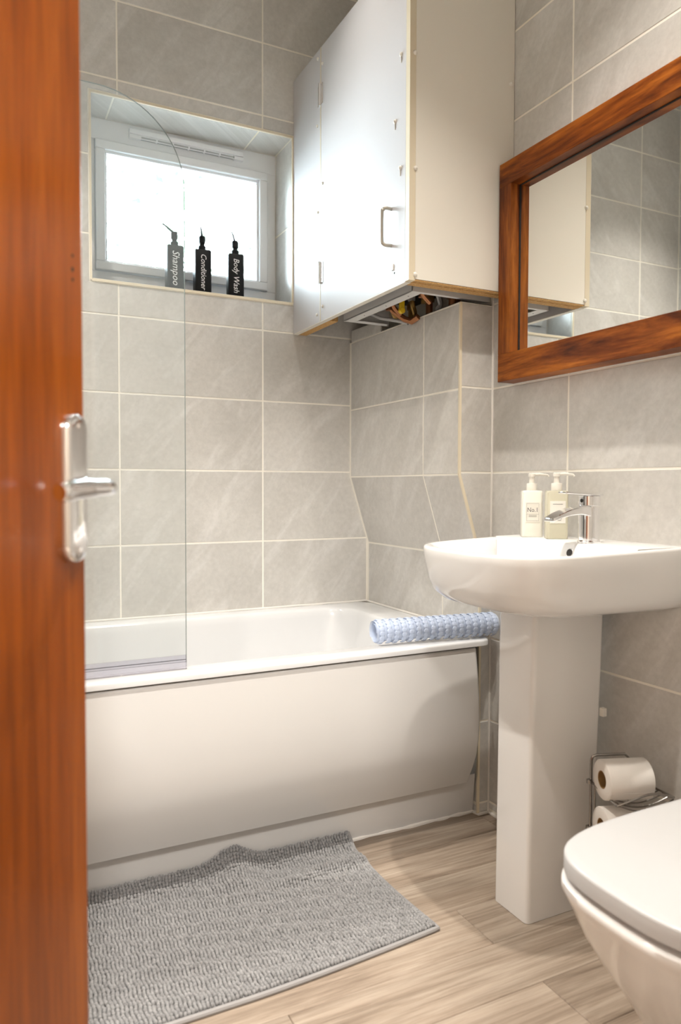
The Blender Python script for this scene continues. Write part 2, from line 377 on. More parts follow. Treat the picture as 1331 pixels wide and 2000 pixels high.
for a0, a1 in ((YF, YE), (YE, YE+TW), (YE+TW, D)):
    tile(boxing, rect(a0, a1, 0, ln), (XU, 0, ZB+TH), (0, 1, 0), sd, sn)
    zs = [0, ZB-3*TH, ZB-2*TH, ZB-TH, ZB]
    for i in range(4): tile(boxing, rect(a0, a1, zs[i]+.004, zs[i+1]), (XLO, 0, 0), (0, 1, 0), (0, 0, 1), (-1, 0, 0))
fp = [(XU, 1.545), (XU, ZB+TH), (XLO, ZB), (XLO, 0), (XG, 0), (XG, 1.545)]
zz = [0.004]+[q for q in rrows if .01 < q < 1.53]+[1.545]
for i in range(len(zz)-1):
    tile(boxing, clip(clip(fp, 0, 1, zz[i+1]), 0, -1, -zz[i]), (0, YF, 0), (1, 0, 0), (0, 0, 1), (0, -1, 0))
mb = MB()                          # yellowed corner trim
e = .0035
mb.loft([[(x+a, YF+b, z) for a, b in ((-e, -e), (e, -e), (e, e), (-e, e))] for x, z in ((XLO, .0), (XLO, ZB), (XU, ZB+TH), (XU, 1.543))])
mb.build('corner_trim', BEAD, boxing)
mb = MB(); mb.tube([(XG-.001, YF-.001, z) for z in np.linspace(.005, 1.56, 12)], .0035, 6)
mb.build('sealant_bead', SEAL, boxing)

# ------------------------------------------------------------------ floor planks
floor = struct(box('floor', DARK, None, -1.1, XG+.12, -1.4, D+.26, -.06, -.003))
ye = [1.682+k*.1415 for k in range(-22, 8)]
off = [random.uniform(0, .9) for _ in ye]
for i, y in enumerate(ye[:-1]):
    y1 = ye[i+1]
    if y > 1.82 or y1 < -1.3: continue
    x = -1.0-off[i]
    while x < XG:
        x1 = x+.91
        a, b = max(x, -1.0), min(x1, XG)
        if b-a > .02 and not (y1 < -.25):
            tile(floor, rect(a, b, y, min(y1, 1.86)), (0, 0, 0), (1, 0, 0), (0, 1, 0), (0, 0, 1), 'plank', gap=.0004, m=PLANK, proud=0)
        x = x1
mb = MB(); mb.box(-1.0, XG, -1.3, -.2, -.004, -.0005); q = mb.build('hall_carpet', PAINT, floor)

# ------------------------------------------------------------------ window
win = bpy.data.objects.new('window_1', None); C.objects.link(win); win.location = (.7, WD, WZ0); struct(win)
def frame_ring(x0, x1, z0, z1, t, y0, y1, tb=None):
    tb = tb or t
    return MB().box(x0, x1, y0, y1, z1-tb, z1).box(x0, x1, y0, y1, z0, z0+tb).box(x0, x0+t, y0, y1, z0+tb, z1-tb).box(x1-t, x1, y0, y1, z0+tb, z1-tb)
frame_ring(WX0, WX1, WZ0, WZ1, .035, WD, WD+.07, .072).build('window_frame', UPVC, win, bevel=.002)
sash = frame_ring(WX0+.036, WX1-.036, WZ0+.074, WZ1-.074, .032, WD-.012, WD+.05, .030).build('sash', UPVC, win, bevel=.003)
frame_ring(WX0+.066, WX1-.066, WZ0+.102, WZ1-.102, .010, WD+.002, WD+.03, .010).build('glazing_bead', UPVC, sash, bevel=.003)
box('pane', PANE, win, WX0+.07, WX1-.07, WD+.018, WD+.024, WZ0+.106, WZ1-.106)
vent = MB().box(.500, .915, WD-.014, WD, 2.222, 2.246).box(.500, .915, WD-.019, WD-.013, 2.226, 2.243)
vent.box(.500, .535, WD-.018, WD, 2.212, 2.224).box(.880, .915, WD-.018, WD, 2.212, 2.224)
for k in range(6): vent.box(.535+k*.0575, .541+k*.0575, WD-.016, WD, 2.214, 2.224)
vent.box(.535, .88, WD-.018, WD-.015, 2.212, 2.215)
vent = vent.build('trickle_vent', UPVC, win, bevel=.001)
MB().box(.538, .878, WD-.0145, WD-.001, 2.2155, 2.2225).build('vent_slot', mat('vent_shadow', (.45, .47, .48), .6), vent)
hd = MB().box(.655, .685, WD-.030, WD-.012, 1.754, 1.772).tube([(.67, WD-.030, 1.762), (.668, WD-.045, 1.760), (.64, WD-.048, 1.745), (.615, WD-.048, 1.728)], [.007, .007, .006, .005], 8)
hd.build('window_handle', NICK, win, bevel=.001)

# ------------------------------------------------------------------ garden outside (seen overexposed)
ground_slab = struct(box('bounce_ground', BOUNCE, None, -14, 16, D+.4, 26, -2.6, -2.55))  # unseen ground, made pale to throw skylight up at the window soffit
def garden_tree(x, y, h, rad, label, seed):
    rs = np.random.RandomState(seed); t = thing('garden_tree', label, 'tree', (x, y, -2.55), 'trees in the garden')
    MB().tube([(x, y, -2.56), (x+.05, y, -1.0), (x-.03, y+.05, h-.6)], [.16, .12, .05], 8).build('trunk', BARK, t)
    mb = MB()
    for i in range(1500):
        d = rs.normal(size=3); d /= np.linalg.norm(d); r = rad*rs.uniform(.45, 1)**.5
        c_ = Vector((x+d[0]*r, y+d[1]*r*.8, h+d[2]*r*1.1)); a = Vector(rs.normal(size=3)).normalized(); b = a.cross(Vector(rs.normal(size=3))).normalized()
        s_ = rs.uniform(.06, .13); mb.add([c_-a*s_, c_+b*s_*.5, c_+a*s_, c_-b*s_*.5], [(0, 1, 2, 3)])
    o = mb.build('foliage', LEAF, t, fixn=False); o['kind'] = 'stuff'
garden_tree(4.9, 14.0, 5.4, 2.4, 'pale leafy garden tree beyond the right half of the window', 3)
garden_tree(1.6, 8.5, 3.3, 1.6, 'pale leafy garden tree beyond the left half of the window', 5)

# ------------------------------------------------------------------ bath
bath = thing('bathtub', 'white acrylic bath fitted along the tiled wall under the window', 'bathtub', (.5, 2.1, 0))
X0b, X1b, Yb0, Yb1 = XL+.002, XLO-.001, 1.710, D-.001
def rr(i, r, z, dx=0): return rrect(X0b+i, X1b-i, Yb0+i, Yb1-i, r, z, 8)
ZT = .556
inn = lambda d, z, r: rrect(X0b+.16+d*1.2, X1b-.125-d*.9, Yb0+.078+d*.7, Yb1-.072-d*.7, r, z, 8)
loops = [rr(.05, .02, .500), rr(.028, .03, .534), rr(.003, .048, .5375), rr(0, .05, .539), rr(0, .05, .5495), rr(.0014, .05, .5535), rr(.005, .05, .5555), rr(.013, .05, ZT),
         inn(-.006, ZT-.001, .10), inn(0, ZT-.004, .10), inn(.006, ZT-.011, .10), inn(.010, ZT-.03, .10), inn(.03, .44, .11), inn(.05, .32, .12), inn(.075, .22, .12), inn(.105, .175, .12), inn(.15, .165, .10)]
MB().loft(loops, False, True).build('tub_shell', ACRY, bath, sharp=60, fixn=False)
# bowed front panel
prof = [(.533, 1.7205), (.5295, 1.7165), (.47, 1.708), (.40, 1.699), (.33, 1.695), (.27, 1.699), (.22, 1.710), (.175, 1.728), (.14, 1.745), (.125, 1.752)]
lp = []
for z, y in prof:
    lp.append([(X0b, y, z), (1.296, y, z), (1.302, y+.003, z), (1.304, y+.018, z), (X0b, y+.018, z)])
MB().loft(lp).build('front_panel', PANL, bath, sharp=25)
pl = MB(); pl.loft([[(X0b, 1.785, .13), (1.352, 1.785, .13), (1.352, 1.80, .13), (X0b, 1.80, .13)], [(X0b, 1.808, 0.001), (1.362, 1.808, 0.001), (1.362, 1.826, 0.001), (X0b, 1.826, 0.001)]])
pl.build('plinth', PANL, bath)
pts = [(x, 1.807+random.uniform(-.001, .001), .002+random.uniform(0, .002)) for x in np.linspace(.1, 1.362, 46)]
MB().tube(pts, [.0045+random.uniform(-.001, .0025) for _ in pts], 6).build('sealant_bead', SEAL, bath)
MB().tube([(1.362, 1.806, .002), (1.366, YF-.004, .002), (1.39, YF-.004, .003), (XG-.003, YF-.006, .003), (XG-.004, 1.70, .003), (XG-.004, 1.42, .003)], .005, 6).build('floor_sealant', SEAL, boxing)
pts = [(x, D-.004, ZT+.002+random.uniform(-.0005, .0005)) for x in np.linspace(X0b+.01, X1b-.004, 30)]+[(X1b-.003, y, ZT+.002) for y in np.linspace(D-.03, YF+.03, 12)]
MB().tube(pts, .004, 6).build('rim_sealant', SEAL, bath)
MB().lathe([(.0, 0), (.032, 0), (.032, -.004), (.024, -.006), (0, -.006)], (-.0, 2.1, .169), n=20).build('plug_hole', CHRO, bath)
MB().tube([(1.306, 1.733, .532), (1.306, 1.741, .532)], .006, 8).build('panel_clip', DARK, bath)

# ------------------------------------------------------------------ shower screen
scr = thing('shower_screen', 'clear glass bath screen with a rounded top corner on the bath rim', 'shower screen', (.06, 1.755, ZT))
cx, cz, R = .258, 1.706, .200
pts = [(XL+.02, .573), (.458, .573), (.458, cz)]+[(cx+R*math.cos(math.radians(a)), cz+R*math.sin(math.radians(a))) for a in range(5, 91, 5)]+[(XL+.02, cz+R)]
sg = MB().loft([[(x, 1.752, z) for x, z in inset(pts, .0006)], [(x, 1.7525, z) for x, z in pts], [(x, 1.7575, z) for x, z in pts], [(x, 1.758, z) for x, z in inset(pts, .0006)]])
sg.build('glass_panel', GLASS, scr)
EDG = mat('glass_edge', (.30, .36, .34), .25)
ep = [(.4582, z) for z in np.linspace(.574, cz, 12)]+[(cx+R*math.cos(math.radians(a)), cz+R*math.sin(math.radians(a))) for a in range(4, 91, 4)]+[(x, cz+R) for x in np.linspace(.25, XL+.02, 5)]
MB().tube([(x, 1.755, z) for x, z in ep], .0009, 6).build('polished_edge', EDG, scr)
MB().box(XL+.02, .458, 1.750, 1.760, ZT+.0005, .579).box(XL+.02, .458, 1.7515, 1.7585, .579, .590).build('seal_strip', SEALC, scr)
box('wall_channel', CHRO, scr, XL+.001, XL+.024, 1.744, 1.766, ZT+.001, 1.91, bevel=.001)

# ------------------------------------------------------------------ boiler cupboard
CX, CY0, CZ0, CZ1 = 1.054, 1.70, 1.557, 2.463
cup = thing('wall_cupboard', 'white wall cupboard boxing in the boiler above the bath end', 'cupboard', (1.23, 2.1, CZ0))
box('side_panel', LAMC, cup, CX+.0190, XG-.001, CY0, CY0+.018, CZ0+.004, CZ1-.001, bevel=.001)
box('filler_panel', LAMI, cup, CX, CX+.018, 2.268, D-.002, CZ0, CZ1, bevel=.0012)
door = box('cupboard_door', LAMI, cup, CX, CX+.018, CY0+.0205, 2.262, CZ0, CZ1, bevel=.0012)
box('top_panel', LAMI, cup, CX+.019, XG-.001, CY0+.019, D-.002, CZ1-.02, CZ1-.002)
# cream edging strips
box('edging_strip', EDGE, cup, CX-.0006, CX+.0188, CY0, CY0+.0195, CZ0, CZ1)
box('edging_strip', EDGE, cup, CX-.0004, CX+.0178, 2.2625, 2.2675, CZ0+.002, CZ1)
MB().box(CX-.0004, CX+.018, CY0+.0205, 2.4975, CZ0-.002, CZ0-.0002).build('bottom_edging', LAMC, cup)
box('chipboard_batten', CHIP, cup, CX+.019, XG-.002, CY0+.0185, CY0+.046, CZ0-.001, CZ0+.03)
box('raw_edge', CHIP, cup, CX+.0195, XG-.002, CY0+.0015, CY0+.018, CZ0+.0005, CZ0+.0035)
box('chipboard_batten', CHIP, cup, CX+.019, CX+.052, 2.235, D-.002, CZ0-.001, CZ0+.035)
for zc in (2.307, 1.72):
    h = MB().tube([(CX-.004, 2.2645, zc-.036), (CX-.004, 2.2645, zc+.036)], .0042, 8).box(CX-.0016, CX, 2.2645, 2.284, zc-.034, zc+.034).box(CX-.0016, CX, 2.245, 2.2645, zc-.034, zc+.034)
    h.build('hinge', CHRO, cup)
    for k in (-.018, 0, .018): pass
hp = [(CX, 1.795, 1.775), (CX-.018, 1.797, 1.776), (CX-.024, 1.800, 1.771), (CX-.027, 1.801, 1.762), (CX-.027, 1.801, 1.688), (CX-.024, 1.800, 1.679), (CX-.018, 1.797, 1.674), (CX, 1.795, 1.674)]
MB().tube(spline(hp, 4), .0048, 10).build('handle', NICK, door)
def dome(x, y, z, nrm, r=.0055, parent=cup, name='screw_cap', m=PLAS):
    MB().lathe([(r, 0), (r*.95, r*.35), (r*.7, r*.7), (r*.3, r*.9), (0.0004, r*.93)], (x, y, z), nrm, 10).build(name, m, parent)
for y, z in ((2.249, 2.402), (2.247, 2.01), (2.245, 1.604)): dome(CX, y, z, (-1, 0, 0), parent=door)
for y, z in ((2.285, 2.435), (2.283, 1.926), (2.290, 1.585), (2.290, 2.215)): dome(CX, y, z, (-1, 0, 0))
for y, z in ((1.745, 2.172), (1.776, 2.006), (1.747, 1.870)): dome(CX, y, z, (-1, 0, 0), .0065, door)
for y, z in ((1.745, 2.172), (1.776, 2.006), (1.747, 1.870)):
    MB().tube([(CX-.0012, y, z-.004), (CX-.0012, y, z-.022)], [.0016, .001], 6).build('glue_run', PLAS, door)
for x, z in ((1.066, 2.158), (1.069, 1.855), (1.070, 1.573), (1.390, 2.153)): dome(x+.003, CY0, z, (0, -1, 0), .0065)
MB().tube([(CX-.0003, 1.777, 1.594), (CX+.001, 1.777, 1.594)], .003, 8).build('screw_hole', DARK, door)
box('latch_plate', PLAS, door, CX-.003, CX, 1.780, 1.790, 1.603, 1.620, bevel=.001)
# boiler inside
bo = thing('boiler', 'boiler with open pipework underside showing below the cupboard', 'boiler', (1.27, 2.0, CZ0))
box('casing', UPVC, bo, 1.128, XG-.004, 1.80, 2.228, 1.645, 2.30, bevel=.004)
MB().box(1.1245, 1.1285, 1.798, 2.230, 1.5575, 1.64).box(1.1245, XG-.004, 1.798, 1.801, 1.5575, 1.64).box(1.1245, 1.30, 2.227, 2.230, 1.5575, 1.64) \
    .box(1.1245, 1.163, 1.801, 2.227, 1.5575, 1.561).box(1.163, XG-.004, 1.801, 1.812, 1.5575, 1.561).box(1.163, 1.285, 2.205, 2.227, 1.5575, 1.561).build('bottom_tray', mat('tray_white', (.70, .70, .70), .3), bo, bevel=.001)
for y, x in ((1.85, 1.145), (1.98, 1.145), (2.12, 1.145)): MB().tube([(x, y, 1.5572), (x, y, 1.559)], .0025, 6).build('tray_screw', DARK, bo)
for i, (x, y, r, m_) in enumerate(((1.225, 1.90, .011, COPP), (1.27, 1.96, .009, BRAS), (1.22, 2.09, .011, COPP), (1.325, 1.88, .011, COPP), (1.33, 2.02, .011, COPP), (1.335, 2.14, .009, BRAS), (1.37, 1.95, .011, COPP), (1.20, 2.17, .008, GREYM))):
    zb = 1.556 if x > 1.28 else 1.575
    MB().tube([(x, y, 1.65), (x, y, zb)], r, 10).build('pipe', m_, bo)
    MB().lathe([(r*1.0, .0), (r*1.7, .0), (r*1.7, .016), (r*1.0, .016)], (x, y, 1.60), n=6).build('pipe_nut', BRAS, bo)
MB().tube([(1.20, 2.17, 1.578), (1.225, 2.15, 1.563), (1.255, 2.09, 1.545), (1.272, 2.055, 1.532)], .006, 8).build('drain_pipe', GREYM, bo)
MB().tube([(1.215, 2.09, 1.60), (1.235, 2.09, 1.575), (1.262, 2.06, 1.545), (1.273, 2.035, 1.534), (1.282, 2.01, 1.545)], .010, 8).build('copper_elbow', COPP, bo)
yv = MB().box(-.008, .008, -.006, .006, 0, .042).lathe([(.0105, -.0065), (.0105, .0065)], (0, 0, 0), (0, 1, 0), 12)
yv.xf(Matrix.Translation((1.226, 2.02, 1.561))).build('yellow_gas_lever', YELL, bo, bevel=.002)
box('gas_valve_block', GREYM, bo, 1.17, 1.20, 1.93, 2.0, 1.585, 1.644, bevel=.004); box('gas_valve_block', GREYM, bo, 1.17, 1.25, 2.13, 2.19, 1.595, 1.644, bevel=.004)

box('underside_shade', mat('shade_metal', (.05, .045, .04), .7, .3), bo, 1.132, XG-.006, 1.804, 2.224, 1.636, 1.6445)  # dark plate paints in the shade beneath the casing
box('opening_shade', DARK, bo, 1.290, XG-.004, YF+.004, 2.25, 1.5455, 1.5475)  # dark slab added so the top of the boxing reads as shaded
for i, (x, y) in enumerate(((1.19, 1.86), (1.30, 1.93), (1.25, 2.13), (1.355, 1.91), (1.36, 2.08), (1.30, 2.08), (1.19, 2.03))):
    MB().tube(spline([(x, y, 1.636), (x+.004, y, 1.60), (x+.02, y+.012, 1.575), (x+.05 if x < 1.3 else x+.012, y+.02, 1.556)], 4), .0085 if i % 2 else .007, 8).build('pipe', (COPP, GREYM, BRAS)[i % 3], bo)
    MB().lathe([(.012, 0), (.014, .003), (.014, .012), (.012, .015)], (x, y, 1.612), n=6).build('pipe_nut', (BRAS, COPP, GREYM)[i % 3], bo)

# ------------------------------------------------------------------ mirror
mir = thing('wall_mirror', 'rectangular wall mirror in a deep walnut frame above the basin', 'mirror', (1.377, 1.22, 1.30))
MXF, MY0, MY1, MZ0, MZ1 = 1.347, .76, 1.690, 1.300, 1.912
box('frame_rail', WALX, mir, MXF, XG-.002, MY0, MY1, MZ0, MZ0+.078, bevel=.0015)
box('frame_rail', WALX, mir, MXF, XG-.002, MY0, MY1, MZ1-.066, MZ1, bevel=.0015)
box('frame_stile', WALV, mir, MXF+.0005, XG-.002, MY1-.050, MY1-.0003, MZ0+.078, MZ1-.066)
box('frame_stile', WALV, mir, MXF+.0005, XG-.002, MY0+.0003, MY0+.050, MZ0+.078, MZ1-.066)
box('mirror_glass', MIRR, mir, 1.3800, 1.3840, MY0+.0505, MY1-.0505, MZ0+.0785, MZ1-.0665)
box('backing_board', DARK, mir, 1.3842, XG-.003, MY0+.0505, MY1-.0505, MZ0+.0785, MZ1-.0665)
mb = frame_ring(0, 1, 0, 1, .1, 0, .1); g0, g1, h0, h1 = MY0+.0502, MY1-.0502, MZ0+.0782, MZ1-.0662; t_ = .0022
MB().box(1.3775, 1.3799, g0, g1, h1-t_, h1).box(1.3775, 1.3799, g1-t_, g1, h0, h1-t_).box(1.3775, 1.3799, g0, g0+t_, h0, h1-t_).build('shadow_gap', DARK, mir)

# ------------------------------------------------------------------ basin + pedestal + tap
bas = thing('pedestal_basin', 'white ceramic basin on a square pedestal under the walnut mirror', 'basin', (1.26, 1.337, 0))
YC = 1.337
ZQ = lambda z: .86-(.86-z)*.84 if z > .6 else z
def basin_outline(k, xf, xb=XG-.001, hb=.258, yc=YC):
    half = [(0, 0), (.055, .0008), (.105, .006), (.150, .018), (.187, .040), (.213, .068), (.230, .105), (.240, .16), (.247, .25)]
    sc = (xb-xf)/(xb-.952); pr = [(h_*k, xf+d*min(1, sc*1.05)) for h_, d in half]+[(hb*k, xb-.05*sc), (hb*k, xb)]
    sm = spline([(a, b, 0) for a, b in pr], 4)
    r_ = [(q.y, yc+q.x) for q in sm]; l_ = [(q.y, yc-q.x) for q in sm]
    return (r_+l_[:0:-1])[::-1]
def zrim(x): return .858+(x-.952)/(XG-.952)*.014
def bl(k, xf, z, xb=XG-.001, rim=False): return [(x, y, (zrim(x) if rim else 0)+z) for x, y in basin_outline(k, xf, xb)]
def shrink(pts, d, back):
    q = inset([(x, y) for x, y in pts], d); return [(min(x, back), y) for x, y in q]
o0 = basin_outline(1, .952)
outer = [bl(.42, 1.12, ZQ(.690)), bl(.55, 1.09, ZQ(.693)), bl(.74, 1.035, ZQ(.699)), bl(.86, .995, ZQ(.712)), bl(.925, .973, ZQ(.734)), bl(.958, .963, ZQ(.765)), bl(.982, .957, ZQ(.80)), bl(.996, .953, .835), bl(1.0, .952, -.006, rim=True), bl(.998, .9535, -.0015, rim=True)]
def offs(d, z, back=None, zr_=True, dz=0):
    q = inset(o0, d)
    if (q[0][0]-.9) < 0: pass
    out = []
    for x, y in q:
        if back: x = min(x, back)
        out.append((x, y, (zrim(x)+dz) if zr_ else z))
    return out
def blend_y(l, y0, y1):            # keep within the bowl sides
    return [(x, max(y0, min(y1, y)), z) for x, y, z in l]
inner = [offs(.004, 0, dz=0), offs(.014, 0, dz=0), [(min(x, 1.255), y, z) for x, y, z in offs(.022, 0, dz=-.0015)], [(min(x, 1.249), y, z) for x, y, z in offs(.028, 0, dz=-.008)],
         [(min(x, 1.240), y, z) for x, y, z in offs(.036, .835, zr_=False)], [(min(x, 1.225), y, z) for x, y, z in offs(.052, .79, zr_=False)], [(min(x, 1.20), y, z) for x, y, z in offs(.078, .765, zr_=False)], [(min(x, 1.17), y, z) for x, y, z in offs(.115, .752, zr_=False)]]
MB().loft(outer+inner, True, True).build('bowl', CERA, bas, sharp=70, fixn=False)
pb = lambda x0, x1, y0, y1, z: rrect(x0, x1, y0, y1, .012, z, 4)
MB().loft([pb(1.117, 1.300, 1.277, 1.397, .001), pb(1.118, 1.312, 1.277, 1.397, .12), pb(1.121, 1.333, 1.276, 1.398, .36), pb(1.126, 1.342, 1.275, 1.402, .60), pb(1.129, 1.345, 1.275, 1.404, .722)]).build('pedestal', CERA, bas, sharp=50)
MB().lathe([(.0085, 0), (.0085, .003)], (1.2445, 1.289, .8475), (-1, 0, .25), 16).build('overflow_hole', mat('overflow_dark', (.03, .025, .02), .6), bas)
MB().lathe([(.0105, -.0005), (.0105, .0008), (.009, .0016), (.009, -.0005)], (1.2445, 1.289, .8475), (-1, 0, .25), 16).build('overflow_ring', CHRO, bas)
MB().lathe([(.0, 0), (.022, 0), (.022, .003), (.016, .005), (0, .005)], (1.13, YC, .7525), n=20).build('waste_plug', CHRO, bas)
tap = thing('mixer_tap', 'chrome lever mixer tap on the basin ledge', 'tap', (1.298, 1.284, zrim(1.298)))
zt = zrim(1.298)
tx, ty = 1.298, 1.284
def rbx(x0, x1, y0, y1, z0, z1, r=.006): return [rrect(x0, x1, y0, y1, r, z0, 4), rrect(x0, x1, y0, y1, r, z1, 4)]
MB().loft([rrect(tx-.027, tx+.027, ty-.025, ty+.025, .024, zt+.0005, 8), rrect(tx-.027, tx+.027, ty-.025, ty+.025, .024, zt+.005, 8), rrect(tx-.024, tx+.024, ty-.022, ty+.022, .0215, zt+.008, 8)]).build('tap_base', CHRO, tap)
MB().loft([rrect(tx-.0235, tx+.0235, ty-.0225, ty+.0225, .020, z, 8) for z in (zt+.008, zt+.03, zt+.083, zt+.086)]).build('tap_body', CHRO, tap)
sp = []
for t, zc, hh, hw_ in ((0, .076, .012, .0200), (.03, .078, .009, .0195), (.06, .074, .007, .019), (.09, .066, .0055, .018), (.112, .057, .004, .017)):
    x = tx-.012-t; z = zt+zc
    sp.append([(x, ty-hw_, z-hh), (x, ty-hw_, z+hh), (x, ty+hw_, z+hh), (x, ty+hw_, z-hh)])
MB().loft(sp).build('spout', CHRO, tap, bevel=.002)
MB().loft([rrect(tx-.0240, tx+.0240, ty-.023, ty+.023, .020, z, 8) for z in (zt+.089, zt+.112)]).build('tap_cap', CHRO, tap, bevel=.001)
MB().loft([[(x, ty-w_, zt+z), (x, ty+w_, zt+z), (x, ty+w_, zt+z+.005), (x, ty-w_, zt+z+.005)] for x, w_, z in ((tx+.024, .021, .112), (tx-.01, .021, .1125), (tx-.06, .014, .1155), (tx-.085, .013, .117))]).build('lever', CHRO, tap, bevel=.0015)
MB().lathe([(.0045, 0), (.0045, .001)], (tx-.0236, ty, zt+.101), (-1, 0, 0), 12).build('indicator', DARK, tap)

# pump bottles on the basin
FT = {}
def text(name, body, size, mat_, parent, loc, rot, shear=.0, ext=.0002, align='CENTER', sx=1):
    cu = bpy.data.curves.new(name, 'FONT'); cu.body = body; cu.size = size; cu.extrude = ext; cu.align_x = align; cu.align_y = 'CENTER'; cu.shear = shear; cu.resolution_u = 2
    to = bpy.data.objects.new(name, cu); C.objects.link(to)
    dg = bpy.context.evaluated_depsgraph_get(); me = bpy.data.meshes.new_from_object(to.evaluated_get(dg)); bpy.data.objects.remove(to); bpy.data.curves.remove(cu)
    me.name = name; me.materials.clear(); me.materials.append(mat_)
    if sx != 1: me.transform(Matrix.Diagonal((sx, 1, 1, 1)))
    o = bpy.data.objects.new(name, me); C.objects.link(o); o.parent = parent; o.location = loc; o.rotation_euler = rot; return o
def lotion(label, x, y, rz, m_, kind):
    z = zrim(x)+.0006
    t = thing('lotion_bottle', label, 'bottle', (x, y, z), None, rz)
    w_, d_ = .0265, .0215
    L = lambda ww, dd, zz, r=.008: rrect(-ww, ww, -dd, dd, r, zz, 4)
    body = MB().loft([L(w_-.002, d_-.002, 0), L(w_, d_, .002), L(w_, d_, .118), L(w_-.002, d_-.002, .1215), L(.012, .012, .1225, .0115)]).build('bottle_body', m_, t, local=True, bevel=0)
    MB().lathe([(.0135, .1225), (.0135, .139), (.0125, .141), (.005, .1415)], n=20).build('collar', PLAS, t, local=True)
    MB().lathe([(.0075, .1415), (.0065, .156), (.009, .159), (.009, .1655), (.006, .167)], n=16).tube([(0, 0, .163), (.02, 0, .1645), (.040, 0, .162), (.043, 0, .158)], [.0045, .004, .0032, .003], 8).build('pump_head', PLAS, t, local=True)
    if kind == 0:
        la = MB().box(-.018, .018, -d_-.0008, -d_-.0001, .040, .092).build('paper_label', LABL, body, local=True)
        fr = MB()
        for a in ((-.0155, .0155, .0435, .0438), (-.0155, .0155, .0885, .0888), (-.0155, -.0152, .0435, .0888), (.0152, .0155, .0435, .0888), (-.0155, .0155, .0605, .0608)): fr.box(a[0], a[1], -d_-.0011, -d_-.0007, a[2], a[3])
        for z_ in (.0545, .0575): fr.box(-.010, .010, -d_-.0011, -d_-.0007, z_-.0004, z_+.0004)
        fr.build('label_rule', INK, la, local=True)
        text('label_text', 'No.1', .0165, INK, la, (0, -d_-.0009, .0715), (math.pi/2, 0, 0), sx=.85)
    else:
        la = MB().box(-.019, .019, -d_-.0008, -d_-.0001, .040, .096).build('paper_label', LABL, body, local=True)
        fr = MB()
        for z_, hw_ in ((.088, .012), (.066, .009), (.062, .011), (.0515, .010), (.048, .0085)): fr.box(-hw_, hw_, -d_-.0011, -d_-.0007, z_-.0005, z_+.0005)
        fr.build('label_rule', INK, la, local=True)['kind'] = 'stuff'
    return t
lotion('white pump lotion bottle with a framed label, left of the tap', 1.312, 1.500, math.radians(-33), LOTW, 0)
lotion('translucent greenish pump soap bottle directly behind the chrome tap', 1.321, 1.418, math.radians(-33), LOTG, 1)

# ------------------------------------------------------------------ black bottles on the sill
def sill_bottle(label, x, y, rz, word, size, spout):
    t = thing('pump_bottle', label, 'bottle', (x, y, WZ0+.0004), 'black pump bottles on the window sill', rz)
    L = lambda ww, zz, r=.005: rrect(-ww, ww, -ww, ww, r, zz, 4)
    MB().loft([L(.0265, 0), L(.028, .002), L(.028, .146), L(.0255, .150), L(.014, .152, .0135)]).build('bottle_body', BLACK, t, local=True)
    MB().lathe([(.0135, .152), (.0135, .166), (.0115, .168), (.0085, .169), (.0085, .176), (.0115, .178), (.0115, .199), (.0105, .2015), (.002, .202)], n=18) \
        .build('pump_collar', BLACK, t, local=True)
    sx_, sy_ = spout
    MB().tube([(0, 0, .197), (sx_*.016, sy_*.016, .2035), (sx_*.050, sy_*.050, .2165)], [.004, .0034, .0024], 8).build('spout', BLACK, t, local=True)
    text('script_label', word, size, WHITE, t, (.0, -.0283, .073), (math.pi/2, math.radians(90), 0), shear=.25, sx=.92)
sill_bottle('black pump bottle reading Shampoo, seen through the glass screen', .629, 2.545, math.radians(-4), 'Shampoo', .034, (-.85, -.5))
sill_bottle('black pump bottle reading Conditioner, in the middle of the window sill', .727, 2.545, math.radians(-6), 'Conditioner', .027, (-.25, -.95))
sill_bottle('black pump bottle reading Body Wash, rightmost on the window sill', .846, 2.540, math.radians(-10), 'Body Wash', .028, (-.35, -.95))

# ------------------------------------------------------------------ rolled anti-slip mat on the bath corner
rm = thing('rolled_bath_mat', 'pale blue bubbly plastic bath mat rolled up on the bath corner', 'mat', (1.2, 1.775, ZT))
A = Vector((1.003, 1.795, ZT+.0355)); B = Vector((1.388, 1.745, ZT+.0370)); ax = (B-A).normalized(); sd_ = ax.cross(Vector((0, 0, 1))).normalized(); uu = sd_.cross(ax)
N, Lr = 150, 12
loops = []
for k in range(N+1):
    a = k/N*2*math.pi*1.6; r = .0215+.0125*(k/N)
    loops.append([A+ax*(A-B).length*j/Lr+(sd_*math.cos(a)+uu*math.sin(a))*(r+.0008*math.sin(j*2.1+a*3)) for j in range(Lr+1)])
sh = MB().loft(loops, False, False, closed=False)
o = sh.build('rolled_sheet', MATP, rm, fixn=False); 
bub = MB()
ln_ = (B-A).length
for j in range(17):
    for k in range(16):
        a = 2*math.pi*(k+.5*(j % 2))/16; r = .0342
        n_ = sd_*math.cos(a)+uu*math.sin(a)
        if A.z+n_.z*r < ZT+.002: continue
        c_ = A+ax*(ln_*(j+.6)/17.2)+n_*(r-.001)
        bub.lathe([(.0085, 0), (.0076, .0012), (.005, .0022), (.0005, .0026)], c_, n_, 8)
o = bub.build('bubble', MATP, rm); o['kind'] = 'stuff'

